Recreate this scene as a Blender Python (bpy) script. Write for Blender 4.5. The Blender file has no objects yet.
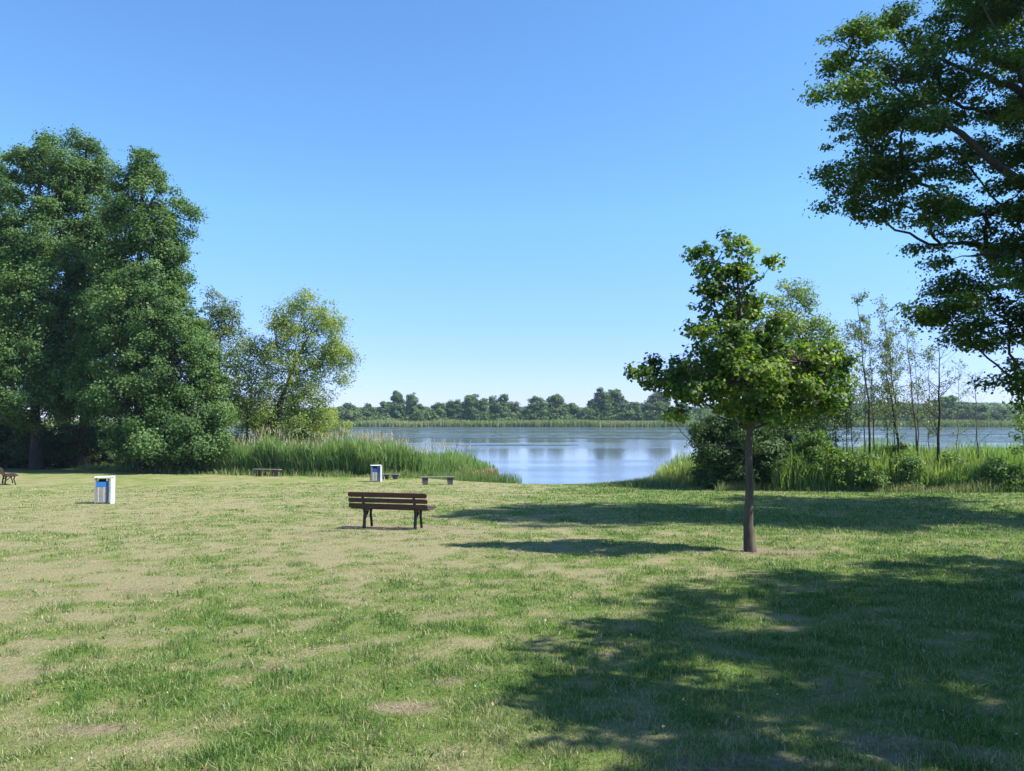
import bpy, bmesh, math, random
import numpy as np
from mathutils import Vector, Matrix

rng = np.random.default_rng(7)
R = math.radians
HAZE = True
scene = bpy.context.scene
COL = scene.collection

# ------------------------------------------------------------------ camera
F = 773.0
PITCH = R(2.4)
EYE = 1.6
cam_d = bpy.data.cameras.new('camera')
cam = bpy.data.objects.new('camera', cam_d)
COL.objects.link(cam)
cam.location = (0, 0, EYE)
cam.rotation_euler = (R(90) + PITCH, 0, 0)
cam_d.sensor_width = 36
cam_d.lens = 36 * F / 1024
cam_d.clip_start = 0.05
cam_d.clip_end = 20000
scene.camera = cam
cp, sp = math.cos(PITCH), math.sin(PITCH)


def P(px, py, Y):
    """measured point: picture position and real distance -> place in the world"""
    u = (px - 512) / F
    v = (385.5 - py) / F
    k = Y / (cp - v * sp)
    return np.array([u * k, Y, EYE + k * (sp + v * cp)])


# ------------------------------------------------------------------ light
SUN_EL = R(50)
SUN_H = Vector((1, -0.19)).normalized()
sun_dir = Vector((SUN_H.x * math.cos(SUN_EL), SUN_H.y * math.cos(SUN_EL), math.sin(SUN_EL)))
ld = bpy.data.lights.new('sun', 'SUN')
ld.energy = 4.9
ld.angle = R(0.55)
ld.color = (1.0, 0.955, 0.88)
lo = bpy.data.objects.new('sun', ld)
COL.objects.link(lo)
lo.rotation_euler = sun_dir.to_track_quat('Z', 'Y').to_euler()
w = bpy.data.worlds.new('World')
scene.world = w
w.use_nodes = True
nt = w.node_tree
nt.nodes.clear()
sky = nt.nodes.new('ShaderNodeTexSky')
sky.sky_type = 'NISHITA'
sky.sun_disc = False
sky.sun_elevation = SUN_EL
sky.sun_rotation = math.atan2(SUN_H.x, SUN_H.y)
sky.altitude = 0
sky.air_density = 1.0
sky.dust_density = 0.05
sky.ozone_density = 4.5
bg = nt.nodes.new('ShaderNodeBackground')
bg.inputs[1].default_value = 0.112
out = nt.nodes.new('ShaderNodeOutputWorld')
tint = nt.nodes.new('ShaderNodeMixRGB')
tint.blend_type = 'MULTIPLY'
tint.inputs[0].default_value = 1
tint.inputs[2].default_value = (.82, 1.02, 1.15, 1)
tc_ = nt.nodes.new('ShaderNodeTexCoord')
sep_ = nt.nodes.new('ShaderNodeSeparateXYZ')
nt.links.new(tc_.outputs['Generated'], sep_.inputs[0])
low = nt.nodes.new('ShaderNodeValToRGB')
low.color_ramp.elements[0].position = 0.0
low.color_ramp.elements[0].color = (.62, .55, .86, 1)
low.color_ramp.elements[1].position = .48
low.color_ramp.elements[1].color = (.82, .90, .93, 1)
for p_, c_ in ((.08, (.68, .61, .86, 1)), (.25, (.82, .88, .90, 1))):
    e_ = low.color_ramp.elements.new(p_)
    e_.color = c_
nt.links.new(sep_.outputs['Z'], low.inputs[0])
lm = nt.nodes.new('ShaderNodeMixRGB')
lm.blend_type = 'MULTIPLY'
lm.inputs[0].default_value = 1
nt.links.new(sky.outputs[0], lm.inputs[1])
nt.links.new(low.outputs[0], lm.inputs[2])
nt.links.new(lm.outputs[0], tint.inputs[1])
nt.links.new(tint.outputs[0], bg.inputs[0])
nt.links.new(bg.outputs[0], out.inputs[0])
scene.view_settings.view_transform = 'Standard'
scene.view_settings.look = 'None'
scene.view_settings.exposure = 1.12
scene.view_settings.gamma = 1
cy = scene.cycles
cy.max_bounces = 7
cy.diffuse_bounces = 3
cy.glossy_bounces = 3
cy.transmission_bounces = 4
cy.transparent_max_bounces = 4
cy.volume_bounces = 0
cy.caustics_reflective = False
cy.caustics_refractive = False
cy.sample_clamp_indirect = 4


# ------------------------------------------------------------------ noise
def _hash(ix, iy, seed):
    h = (ix.astype(np.int64) * 374761393 + iy.astype(np.int64) * 668265263 + seed * 982451653) & 0xFFFFFFFF
    h = ((h ^ (h >> 13)) * 1274126177) & 0xFFFFFFFF
    return ((h ^ (h >> 16)) & 0xFFFFFF) / float(0xFFFFFF)


def vnoise(x, y, s=1.0, seed=0):
    x = np.asarray(x, float) / s
    y = np.asarray(y, float) / s
    ix, iy = np.floor(x), np.floor(y)
    fx, fy = x - ix, y - iy
    fx = fx * fx * (3 - 2 * fx)
    fy = fy * fy * (3 - 2 * fy)
    a, b = _hash(ix, iy, seed), _hash(ix + 1, iy, seed)
    c, d = _hash(ix, iy + 1, seed), _hash(ix + 1, iy + 1, seed)
    return (a * (1 - fx) + b * fx) * (1 - fy) + (c * (1 - fx) + d * fx) * fy


def fbm(x, y, s, seed, octv=3):
    t, a, n = 0, 1.0, 0
    for k in range(octv):
        t = t + a * vnoise(x, y, s / 2.1 ** k, seed + 17 * k)
        n += a
        a *= 0.55
    return t / n


def sstep(a, b, x):
    t = np.clip((np.asarray(x, float) - a) / (b - a), 0, 1)
    return t * t * (3 - 2 * t)


# ------------------------------------------------------------------ terrain
WATER = -2.3
SHX = np.array([-4000, -300, -60, -30, -14, -8, -4, -2, 0, 4, 6.5, 9, 13, 20, 60, 300, 4000.])
SHY = np.array([62, 62, 62, 60, 56, 49, 44.5, 42.5, 41, 39.4, 39.6, 41.5, 43.5, 44, 44, 44, 44.])
PY = np.array([-4000, -200, -40, 0, 28, 38, 52, 4000.])
PZ = np.array([6, 5, 1.2, 0, -1.344, -1.78, -2.05, -2.05])


def ground_z(x, y):
    x = np.asarray(x, float)
    y = np.asarray(y, float)
    z = np.interp(y, PY, PZ)
    z = z + 0.16 * sstep(-16, -25, x) * sstep(20, 34, y) * (1 - sstep(50, 60, y))
    sh = np.interp(x, SHX, SHY) + 1.2 * (vnoise(x, y * 0, 3.0, 5) - .5)
    z = z - 1.5 * sstep(-0.2, 4.5, y - sh)
    far = sstep(338, 346, y + 8 * vnoise(x, 0 * x, 60, 9))
    z = z * (1 - far) + (WATER + 0.35 + 1.2 * sstep(345, 800, y)) * far
    amp = np.exp(-np.maximum(y, 0) / 60)
    z = z + amp * (0.05 * (vnoise(x, y, 2.6, 3) - .5) + 0.03 * (vnoise(x, y, .8, 4) - .5) + 0.026 * (vnoise(x, y, .25, 6) - .5))
    return z


def gz(x, y):
    return float(ground_z(np.array([x]), np.array([y]))[0])


BARE_SPOTS = [(-2.75, 17.3, 1.35, .6), (-1.2, 17.0, .8, .35), (-3.2, 15.7, 1.2, .3), (4.15, 12.95, 1.25, .38), (2.9, 12.9, .8, .28), (-0.9, 15.2, 1.1, .3), (24.5, 31.5, 5, .6),
              (-.72, 5.05, .22, .13), (-.5, 5.6, .2, .12), (-2.4, 4.6, .35, .12), (-2.0, 5.9, .5, .18), (1.3, 4.1, .4, .16), (2.2, 4.3, .4, .2)]


def fields(x, y):
    """green: 0 straw .. 1 lush; bare: 0 .. 1 soil showing"""
    x = np.asarray(x, float)
    y = np.asarray(y, float)
    big = fbm(x, y, 5.0, 21)
    mid = fbm(x, y, 1.1, 33)
    fine = fbm(x, y, .28, 45)
    dist = np.hypot(x, y)
    bias = 0.45 + 0.24 * sstep(-1.5, 6, x) - 0.20 * sstep(6, 13, dist) * (1 - sstep(-3, 5, x)) + 0.08 * sstep(28, 36, dist)
    bias = bias + 0.15 * (1 - sstep(5, 10, dist))
    g = bias + .50 * (big - .5) + 0.55 * (mid - .5) + .75 * (fbm(x, y, .45, 39) - .5) + 1.25 * (fine - .5)
    b = 0.52 * fbm(x, y, .7, 71) + .48 * fbm(x, y, .16, 77) + .05 * (big < .42)
    bare = sstep(.70, .80, b) * (1 - .55 * sstep(1, 6, x)) * .75
    for cx, cy_, rx, ry in BARE_SPOTS:
        q = ((x - cx) / rx) ** 2 + ((y - cy_) / ry) ** 2 + 1.5 * (mid - .5) + 3.0 * (fine - .5)
        bare = np.maximum(bare, .62 * (1 - sstep(.2, 1.5, q)))
    return np.clip(g, 0, 1), np.clip(bare, 0, 1)


# ------------------------------------------------------------------ helpers
def tag(o, label=None, cat=None, group=None, kind=None):
    if label:
        o['label'] = label
    if cat:
        o['category'] = cat
    if group:
        o['group'] = group
    if kind:
        o['kind'] = kind
    return o


def empty(name, loc, rz=0.0):
    o = bpy.data.objects.new(name, None)
    o.empty_display_size = .2
    COL.objects.link(o)
    o.location = loc
    o.rotation_euler = (0, 0, rz)
    return o


def mesh_np(name, V, Fq, mat, parent=None, attrs=None, smooth=False, origin=None):
    """V (n,3) in world (or in the parent's axes), Fq (m,k) faces of equal size"""
    me = bpy.data.meshes.new(name)
    V = np.asarray(V, np.float32)
    Fq = np.asarray(Fq, np.int32)
    n, k = Fq.shape
    me.vertices.add(len(V))
    me.vertices.foreach_set('co', V.ravel())
    me.loops.add(n * k)
    me.loops.foreach_set('vertex_index', Fq.ravel())
    me.polygons.add(n)
    me.polygons.foreach_set('loop_start', np.arange(0, n * k, k, dtype=np.int32))
    me.polygons.foreach_set('loop_total', np.full(n, k, np.int32))
    if smooth:
        me.polygons.foreach_set('use_smooth', np.ones(n, bool))
    for an, (dom, arr) in (attrs or {}).items():
        a = me.attributes.new(an, 'FLOAT', dom)
        a.data.foreach_set('value', np.asarray(arr, np.float32).ravel())
    me.update(calc_edges=True)
    me.materials.append(mat)
    o = bpy.data.objects.new(name, me)
    COL.objects.link(o)
    if parent is not None:
        o.parent = parent
    return o


def bm_obj(name, bm, mat, parent=None, smooth=False):
    me = bpy.data.meshes.new(name)
    bm.to_mesh(me)
    bm.free()
    if smooth:
        for p in me.polygons:
            p.use_smooth = True
    me.materials.append(mat)
    o = bpy.data.objects.new(name, me)
    COL.objects.link(o)
    if parent is not None:
        o.parent = parent
    return o


def add_box(bm, c, s, rot=None, bev=0.0):
    m = Matrix.Translation(c)
    if rot is not None:
        m = m @ rot.to_4x4()
    m = m @ Matrix.Diagonal((s[0], s[1], s[2], 1))
    r = bmesh.ops.create_cube(bm, size=1, matrix=m)
    if bev > 0:
        es = list({e for v in r['verts'] for e in v.link_edges})
        bmesh.ops.bevel(bm, geom=es, offset=bev, segments=2, affect='EDGES', profile=.6)


def add_prism(bm, pts, t, plane='YZ', off=0.0):
    """closed outline (a,b) swept by thickness t along the third axis"""
    def co(a, b, c):
        return (c, a, b) if plane == 'YZ' else (a, c, b)
    lo_ = [bm.verts.new(co(a, b, off - t / 2)) for a, b in pts]
    hi_ = [bm.verts.new(co(a, b, off + t / 2)) for a, b in pts]
    n = len(pts)
    bm.faces.new(lo_)
    bm.faces.new(hi_[::-1])
    for i in range(n):
        bm.faces.new((lo_[i], hi_[i], hi_[(i + 1) % n], lo_[(i + 1) % n]))
    bmesh.ops.recalc_face_normals(bm, faces=bm.faces)


def strip(pts, wid):
    """outline of a bent bar through pts with widths wid"""
    L, Rr = [], []
    for i, p in enumerate(pts):
        a = pts[max(i - 1, 0)]
        b = pts[min(i + 1, len(pts) - 1)]
        d = Vector((b[0] - a[0], b[1] - a[1])).normalized()
        n = Vector((-d.y, d.x)) * wid[i] / 2
        L.append((p[0] + n.x, p[1] + n.y))
        Rr.append((p[0] - n.x, p[1] - n.y))
    return L + Rr[::-1]


class Tubes:
    """collects tapered tubes as quads, one mesh at the end"""
    def __init__(s):
        s.V, s.F, s.n = [], [], 0

    def add(s, pts, rad, sides=6):
        pts = np.asarray(pts, float)
        rad = np.asarray(rad, float)
        t = np.gradient(pts, axis=0)
        t /= np.linalg.norm(t, axis=1)[:, None] + 1e-9
        ref = np.array([1, 0, 0.]) if abs(t[0][0]) < .8 else np.array([0, 1., 0])
        a = np.cross(t, ref)
        a /= np.linalg.norm(a, axis=1)[:, None] + 1e-9
        b = np.cross(t, a)
        ang = np.arange(sides) * 2 * math.pi / sides
        ring = a[:, None, :] * np.cos(ang)[None, :, None] + b[:, None, :] * np.sin(ang)[None, :, None]
        V = pts[:, None, :] + ring * rad[:, None, None]
        m = len(pts)
        i = np.arange(m - 1)[:, None] * sides
        j = np.arange(sides)[None, :]
        j2 = (j + 1) % sides
        Fq = np.stack([i + j, i + j2, i + sides + j2, i + sides + j], -1).reshape(-1, 4) + s.n
        s.V.append(V.reshape(-1, 3))
        s.F.append(Fq)
        s.n += m * sides

    def build(s, name, mat, parent):
        return mesh_np(name, np.concatenate(s.V), np.concatenate(s.F), mat, parent, smooth=True)


def curve_pts(a, b, n, bend, sag=0.0, jit=0.0, r=None):
    a = np.asarray(a, float)
    b = np.asarray(b, float)
    t = np.linspace(0, 1, n)[:, None]
    L = np.linalg.norm(b - a)
    p = a + (b - a) * t + np.asarray(bend)[None, :] * (np.sin(t * math.pi)) * L
    p[:, 2] += sag * L * np.sin(t[:, 0] * math.pi)
    if jit and n > 2:
        p[1:-1] += (r or rng).normal(0, jit * L, (n - 2, 3))
    return p


# ------------------------------------------------------------------ materials
def new_mat(name):
    m = bpy.data.materials.new(name)
    m.use_nodes = True
    t = m.node_tree
    t.nodes.clear()
    return m, t, t.nodes, t.links


def N(nodes, typ, **kw):
    n = nodes.new(typ)
    for k, v in kw.items():
        setattr(n, k, v)
    return n


def ramp(nodes, stops):
    r = nodes.new('ShaderNodeValToRGB')
    while len(r.color_ramp.elements) < len(stops):
        r.color_ramp.elements.new(.5)
    for e, (p, c) in zip(r.color_ramp.elements, stops):
        e.position = p
        e.color = (*c, 1)
    return r


def leaf_mat(name, dark, mid, light, trans=.35, rough=.5, spec=.35, nscale=.8, amt=.35):
    m, t, n, l = new_mat(name)
    at = N(n, 'ShaderNodeAttribute', attribute_name='rnd')
    geo = N(n, 'ShaderNodeNewGeometry')
    no = N(n, 'ShaderNodeTexNoise')
    no.inputs['Scale'].default_value = nscale
    no.inputs['Detail'].default_value = 2
    l.new(geo.outputs['Position'], no.inputs['Vector'])
    mx = N(n, 'ShaderNodeMath', operation='MULTIPLY_ADD')
    mx.inputs[1].default_value = amt * 2
    l.new(no.outputs[0], mx.inputs[0])
    sub = N(n, 'ShaderNodeMath', operation='SUBTRACT')
    l.new(at.outputs['Fac'], sub.inputs[0])
    sub.inputs[1].default_value = amt
    l.new(sub.outputs[0], mx.inputs[2])
    rp = ramp(n, [(0.0, dark), (.5, mid), (1.0, light)])
    l.new(mx.outputs[0], rp.inputs[0])
    pr = N(n, 'ShaderNodeBsdfPrincipled')
    pr.inputs['Roughness'].default_value = rough
    pr.inputs['Specular IOR Level'].default_value = spec
    l.new(rp.outputs[0], pr.inputs['Base Color'])
    tr = N(n, 'ShaderNodeBsdfTranslucent')
    hs = N(n, 'ShaderNodeMixRGB', blend_type='MULTIPLY')
    hs.inputs[0].default_value = 1
    hs.inputs[2].default_value = (1.5, 1.6, .5, 1)
    l.new(rp.outputs[0], hs.inputs[1])
    l.new(hs.outputs[0], tr.inputs[0])
    ms = N(n, 'ShaderNodeMixShader')
    ms.inputs[0].default_value = trans
    l.new(pr.outputs[0], ms.inputs[1])
    l.new(tr.outputs[0], ms.inputs[2])
    o = N(n, 'ShaderNodeOutputMaterial')
    l.new(ms.outputs[0], o.inputs[0])
    return m


def rough_mat(name, c1, c2, scale=6, rough=.85, bump=.3, stretch=(1, 1, 1), metal=0, spec=.3):
    m, t, n, l = new_mat(name)
    tc = N(n, 'ShaderNodeTexCoord')
    mp = N(n, 'ShaderNodeMapping')
    mp.inputs['Scale'].default_value = stretch
    l.new(tc.outputs['Object'], mp.inputs[0])
    no = N(n, 'ShaderNodeTexNoise')
    no.inputs['Scale'].default_value = scale
    no.inputs['Detail'].default_value = 6
    no.inputs['Roughness'].default_value = .65
    l.new(mp.outputs[0], no.inputs['Vector'])
    rp = ramp(n, [(.32, c1), (.68, c2)])
    l.new(no.outputs[0], rp.inputs[0])
    pr = N(n, 'ShaderNodeBsdfPrincipled')
    pr.inputs['Roughness'].default_value = rough
    pr.inputs['Metallic'].default_value = metal
    pr.inputs['Specular IOR Level'].default_value = spec
    l.new(rp.outputs[0], pr.inputs['Base Color'])
    if bump:
        b = N(n, 'ShaderNodeBump')
        b.inputs['Strength'].default_value = bump
        b.inputs['Distance'].default_value = .02
        l.new(no.outputs[0], b.inputs['Height'])
        l.new(b.outputs[0], pr.inputs['Normal'])
    o = N(n, 'ShaderNodeOutputMaterial')
    l.new(pr.outputs[0], o.inputs[0])
    return m


M = {}
M['alder'] = leaf_mat('alder leaves', (.045, .092, .030), (.088, .160, .050), (.17, .25, .085), .38, .6, .2)
M['willow'] = leaf_mat('willow leaves', (.13, .19, .06), (.22, .29, .085), (.38, .38, .10), .5, .5, .4)
M['willow_fresh'] = leaf_mat('fresh willow leaves', (.09, .15, .05), (.15, .225, .075), (.25, .31, .10), .42, .5, .4)
M['willow_blue'] = leaf_mat('grey green willow leaves', (.085, .13, .06), (.135, .195, .09), (.22, .27, .12), .35, .5, .4)
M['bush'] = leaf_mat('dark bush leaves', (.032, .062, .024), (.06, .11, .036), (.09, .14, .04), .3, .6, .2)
M['bright'] = leaf_mat('bright shrub leaves', (.06, .11, .02), (.11, .19, .035), (.20, .27, .05), .4, .5, .35)
M['linden'] = leaf_mat('young tree leaves', (.030, .068, .013), (.068, .135, .024), (.28, .34, .06), .45, .5, .3, 2.2, .4)
M['robinia'] = leaf_mat('large tree leaves', (.026, .060, .014), (.055, .115, .020), (.18, .24, .035), .5, .55, .25, .5, .34)
M['far'] = leaf_mat('far tree leaves', (.05, .095, .03), (.09, .155, .048), (.17, .23, .07), .3, .6, .2, .05, .3)
M['far_light'] = leaf_mat('pale far tree leaves', (.07, .10, .035), (.10, .15, .05), (.15, .20, .065), .25, .6, .2, .05, .3)
M['shrub_mid'] = leaf_mat('mid green shrub leaves', (.06, .11, .035), (.11, .185, .058), (.20, .27, .08), .4, .55, .25)
M['reed'] = leaf_mat('reed blades', (.10, .17, .06), (.18, .28, .095), (.36, .37, .19), .45, .45, .4, .35, .3)
M['plume'] = leaf_mat('reed plumes', (.22, .17, .13), (.34, .28, .21), (.45, .40, .30), .35, .7, .1, .6, .2)
M['reed_dry'] = leaf_mat('dry reed blades', (.20, .13, .07), (.33, .20, .11), (.42, .32, .19), .3, .6, .3, .6, .2)
M['reed_far'] = leaf_mat('far reed belt', (.11, .16, .06), (.20, .25, .10), (.36, .34, .18), .3, .6, .2, .03, .3)
M['bark'] = rough_mat('grey brown bark', (.045, .036, .028), (.13, .105, .08), 9, .9, .8, (1, 1, .25))
M['bark_dark'] = rough_mat('dark bark', (.022, .018, .014), (.065, .052, .04), 7, .9, .8, (1, 1, .3))
M['bark_pale'] = rough_mat('pale thin bark', (.10, .085, .065), (.25, .22, .18), 9, .85, .5, (1, 1, .3))
M['wood'] = rough_mat('weathered red brown bench wood', (.042, .018, .014), (.095, .042, .031), 14, .55, .25, (.25, 3, 3), spec=.4)
M['wood_grey'] = rough_mat('weathered grey plank', (.10, .092, .08), (.22, .20, .18), 12, .8, .3, (.25, 3, 3))
M['iron'] = rough_mat('dark cast iron', (.012, .012, .013), (.028, .028, .03), 20, .5, .15)
M['concrete'] = rough_mat('dark weathered block', (.05, .048, .044), (.12, .115, .105), 12, .9, .5)
M['white'] = rough_mat('white painted sheet metal', (.56, .59, .63), (.70, .72, .75), 5, .45, .03, spec=.5)
M['blue'] = rough_mat('blue enamel', (.015, .12, .36), (.02, .17, .46), 6, .4, .03, spec=.5)
M['navy'] = rough_mat('dark blue enamel', (.012, .045, .17), (.02, .06, .22), 6, .4, .03, spec=.5)
M['zinc'] = rough_mat('galvanised bin metal', (.22, .215, .21), (.33, .32, .31), 15, .5, .1, metal=.3)
M['sticker'] = rough_mat('faded sticker', (.16, .19, .16), (.42, .24, .18), 9, .6, 0)
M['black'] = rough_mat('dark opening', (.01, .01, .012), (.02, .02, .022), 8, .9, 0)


# ground
def ground_mat():
    m, t, n, l = new_mat('meadow turf')
    g = N(n, 'ShaderNodeAttribute', attribute_name='green')
    b = N(n, 'ShaderNodeAttribute', attribute_name='bare')
    geo = N(n, 'ShaderNodeNewGeometry')
    n1 = N(n, 'ShaderNodeTexNoise')
    n1.inputs['Scale'].default_value = 22
    n1.inputs['Detail'].default_value = 5
    n1.inputs['Roughness'].default_value = .75
    l.new(geo.outputs['Position'], n1.inputs['Vector'])
    n2 = N(n, 'ShaderNodeTexNoise')
    n2.inputs['Scale'].default_value = 2.6
    n2.inputs['Detail'].default_value = 6
    n2.inputs['Roughness'].default_value = .7
    l.new(geo.outputs['Position'], n2.inputs['Vector'])
    a1 = N(n, 'ShaderNodeMath', operation='MULTIPLY_ADD')
    l.new(n1.outputs[0], a1.inputs[0])
    a1.inputs[1].default_value = 1.5
    l.new(g.outputs['Fac'], a1.inputs[2])
    a2 = N(n, 'ShaderNodeMath', operation='MULTIPLY_ADD')
    l.new(n2.outputs[0], a2.inputs[0])
    a2.inputs[1].default_value = .9
    l.new(a1.outputs[0], a2.inputs[2])
    a3 = N(n, 'ShaderNodeMath', operation='SUBTRACT')
    l.new(a2.outputs[0], a3.inputs[0])
    a3.inputs[1].default_value = 1.2
    rp = ramp(n, [(.10, (.27, .245, .13)), (.36, (.20, .21, .085)), (.66, (.135, .195, .042)), (1.0, (.08, .15, .025))])
    l.new(a3.outputs[0], rp.inputs[0])
    soil = ramp(n, [(.3, (.15, .115, .07)), (.7, (.33, .275, .18))])
    l.new(n1.outputs[0], soil.inputs[0])
    bb = N(n, 'ShaderNodeMath', operation='MULTIPLY_ADD')
    l.new(n1.outputs[0], bb.inputs[0])
    bb.inputs[1].default_value = .8
    bs = N(n, 'ShaderNodeMath', operation='SUBTRACT')
    l.new(b.outputs['Fac'], bs.inputs[0])
    bs.inputs[1].default_value = .4
    l.new(bs.outputs[0], bb.inputs[2])
    cl = N(n, 'ShaderNodeMapRange')
    cl.inputs[1].default_value = .15
    cl.inputs[2].default_value = .6
    l.new(bb.outputs[0], cl.inputs[0])
    mx = N(n, 'ShaderNodeMixRGB')
    l.new(cl.outputs[0], mx.inputs[0])
    l.new(rp.outputs[0], mx.inputs[1])
    l.new(soil.outputs[0], mx.inputs[2])
    bu = N(n, 'ShaderNodeBump')
    bu.inputs['Strength'].default_value = .9
    bu.inputs['Distance'].default_value = .06
    l.new(n1.outputs[0], bu.inputs['Height'])
    pr = N(n, 'ShaderNodeBsdfPrincipled')
    pr.inputs['Roughness'].default_value = 1
    pr.inputs['Specular IOR Level'].default_value = .05
    l.new(mx.outputs[0], pr.inputs['Base Color'])
    l.new(bu.outputs[0], pr.inputs['Normal'])
    o = N(n, 'ShaderNodeOutputMaterial')
    l.new(pr.outputs[0], o.inputs[0])
    return m


def blade_mat():
    m, t, n, l = new_mat('grass blades')
    g = N(n, 'ShaderNodeAttribute', attribute_name='rnd')
    rp = ramp(n, [(0.0, (.46, .40, .23)), (.3, (.30, .31, .13)), (.55, (.18, .26, .065)), (.8, (.11, .20, .04)), (1.0, (.055, .125, .022))])
    l.new(g.outputs['Fac'], rp.inputs[0])
    pr = N(n, 'ShaderNodeBsdfPrincipled')
    pr.inputs['Roughness'].default_value = .5
    pr.inputs['Specular IOR Level'].default_value = .35
    l.new(rp.outputs[0], pr.inputs['Base Color'])
    tr = N(n, 'ShaderNodeBsdfTranslucent')
    l.new(rp.outputs[0], tr.inputs[0])
    ms = N(n, 'ShaderNodeMixShader')
    ms.inputs[0].default_value = .35
    l.new(pr.outputs[0], ms.inputs[1])
    l.new(tr.outputs[0], ms.inputs[2])
    o = N(n, 'ShaderNodeOutputMaterial')
    l.new(ms.outputs[0], o.inputs[0])
    return m


def water_mat():
    m, t, n, l = new_mat('lake water')
    geo = N(n, 'ShaderNodeNewGeometry')
    mp = N(n, 'ShaderNodeMapping')
    mp.inputs['Scale'].default_value = (.55, 1.0, 1)
    l.new(geo.outputs['Position'], mp.inputs[0])
    n1 = N(n, 'ShaderNodeTexNoise')
    n1.inputs['Scale'].default_value = 2.4
    n1.inputs['Detail'].default_value = 4
    n1.inputs['Roughness'].default_value = .6
    l.new(mp.outputs[0], n1.inputs['Vector'])
    # calm lanes and breeze lanes
    mp2 = N(n, 'ShaderNodeMapping')
    mp2.inputs['Scale'].default_value = (.010, .045, 1)
    l.new(geo.outputs['Position'], mp2.inputs[0])
    n2 = N(n, 'ShaderNodeTexNoise')
    n2.inputs['Scale'].default_value = 1.0
    n2.inputs['Detail'].default_value = 4
    l.new(mp2.outputs[0], n2.inputs['Vector'])
    mr = N(n, 'ShaderNodeMapRange')
    mr.inputs[1].default_value = .40
    mr.inputs[2].default_value = .60
    mr.inputs[3].default_value = .006
    mr.inputs[4].default_value = .045
    l.new(n2.outputs[0], mr.inputs[0])
    bu = N(n, 'ShaderNodeBump')
    bu.inputs['Distance'].default_value = 1.0
    l.new(mr.outputs[0], bu.inputs['Strength'])
    l.new(n1.outputs[0], bu.inputs['Height'])
    pr = N(n, 'ShaderNodeBsdfPrincipled')
    pr.inputs['Base Color'].default_value = (.12, .165, .20, 1)
    pr.inputs['Roughness'].default_value = .06
    pr.inputs['IOR'].default_value = 1.333
    l.new(bu.outputs[0], pr.inputs['Normal'])
    o = N(n, 'ShaderNodeOutputMaterial')
    l.new(pr.outputs[0], o.inputs[0])
    return m



def haze():
    m, t, n, l = new_mat('summer haze')
    v = N(n, 'ShaderNodeVolumePrincipled')
    v.inputs['Color'].default_value = (.62, .80, 1.0, 1)
    v.inputs['Density'].default_value = .00017
    v.inputs['Anisotropy'].default_value = .1
    o = N(n, 'ShaderNodeOutputMaterial')
    l.new(v.outputs[0], o.inputs['Volume'])
    bm = bmesh.new()
    add_box(bm, (0, 400, 13), (2600, 1500, 46))
    return tag(bm_obj('haze', bm, m), 'thin pale blue summer haze over the lake', kind='stuff')


import os
if HAZE:
    haze()
M['ground'] = ground_mat()
M['blade'] = blade_mat()
M['water'] = water_mat()

# ------------------------------------------------------------------ ground sheet
ys = np.concatenate([-np.geomspace(5, 4000, 22)[::-1], np.arange(-4.6, 12, .09), np.arange(12, 30, .22), np.arange(30, 66, .45),
                     np.geomspace(67, 330, 24), np.arange(332, 352, 2.), np.geomspace(355, 9000, 22)])
xp = np.concatenate([np.arange(0, 9, .11), np.geomspace(9, 60, 130), np.geomspace(62, 9000, 34)])
xs = np.concatenate([-xp[:0:-1], xp])
GX, GY = np.meshgrid(xs, ys)
GZ = ground_z(GX, GY)
V = np.stack([GX, GY, GZ], -1).reshape(-1, 3)
nx, ny = len(xs), len(ys)
ii = (np.arange(ny - 1)[:, None] * nx + np.arange(nx - 1)[None, :]).ravel()
Fq = np.stack([ii, ii + 1, ii + nx + 1, ii + nx], -1)
gg, bb_ = fields(V[:, 0], V[:, 1])
tag(mesh_np('ground', V, Fq, M['ground'], attrs={'green': ('POINT', gg), 'bare': ('POINT', bb_)}, smooth=True),
    'wide sloping meadow of patchy green and straw coloured turf', kind='structure')
tag(mesh_np('lake_water', [(-1500, 37, WATER), (1500, 37, WATER), (1500, 352, WATER), (-1500, 352, WATER)], [(0, 1, 2, 3)], M['water']),
    'calm pale blue lake reflecting the sky', kind='structure')


# ------------------------------------------------------------------ blades (grass, reeds)
def blades(name, x, y, h, wd, rnd, mat, lean=.35, z0=None, seg=2, droop=.3, label=None, face=None):
    n = len(x)
    z = ground_z(x, y) if z0 is None else z0
    ang = rng.uniform(0, 2 * math.pi, n)
    la = rng.uniform(0, 2 * math.pi, n)
    ln = np.abs(rng.normal(0, lean, n))
    a = np.stack([np.cos(ang), np.sin(ang), 0 * ang], -1)
    ld_ = np.stack([np.cos(la), np.sin(la), 0 * la], -1)
    base = np.stack([x, y, z - .01], -1)
    rows = []
    for k in range(seg + 1):
        t = k / seg
        c = base + ld_ * (h * ln * t ** 1.7)[:, None]
        c[:, 2] += h * (t - droop * ln * t * t)
        ww = wd * (1 - .25 * t) * (1.0 if k < seg else 0.12) * .5
        rows.append(c - a * ww[:, None])
        rows.append(c + a * ww[:, None])
    V = np.stack(rows, 1).reshape(-1, 3)
    m = 2 * (seg + 1)
    i0 = np.arange(n)[:, None] * m
    Fq = np.concatenate([i0 + np.array([[2 * k, 2 * k + 1, 2 * k + 3, 2 * k + 2]]) for k in range(seg)], 1).reshape(-1, 4)
    o = mesh_np(name, V, Fq, mat, attrs={'rnd': ('FACE', np.repeat(rnd, seg))})
    if label:
        tag(o, label, 'plants', kind='stuff')
    return o


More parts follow.
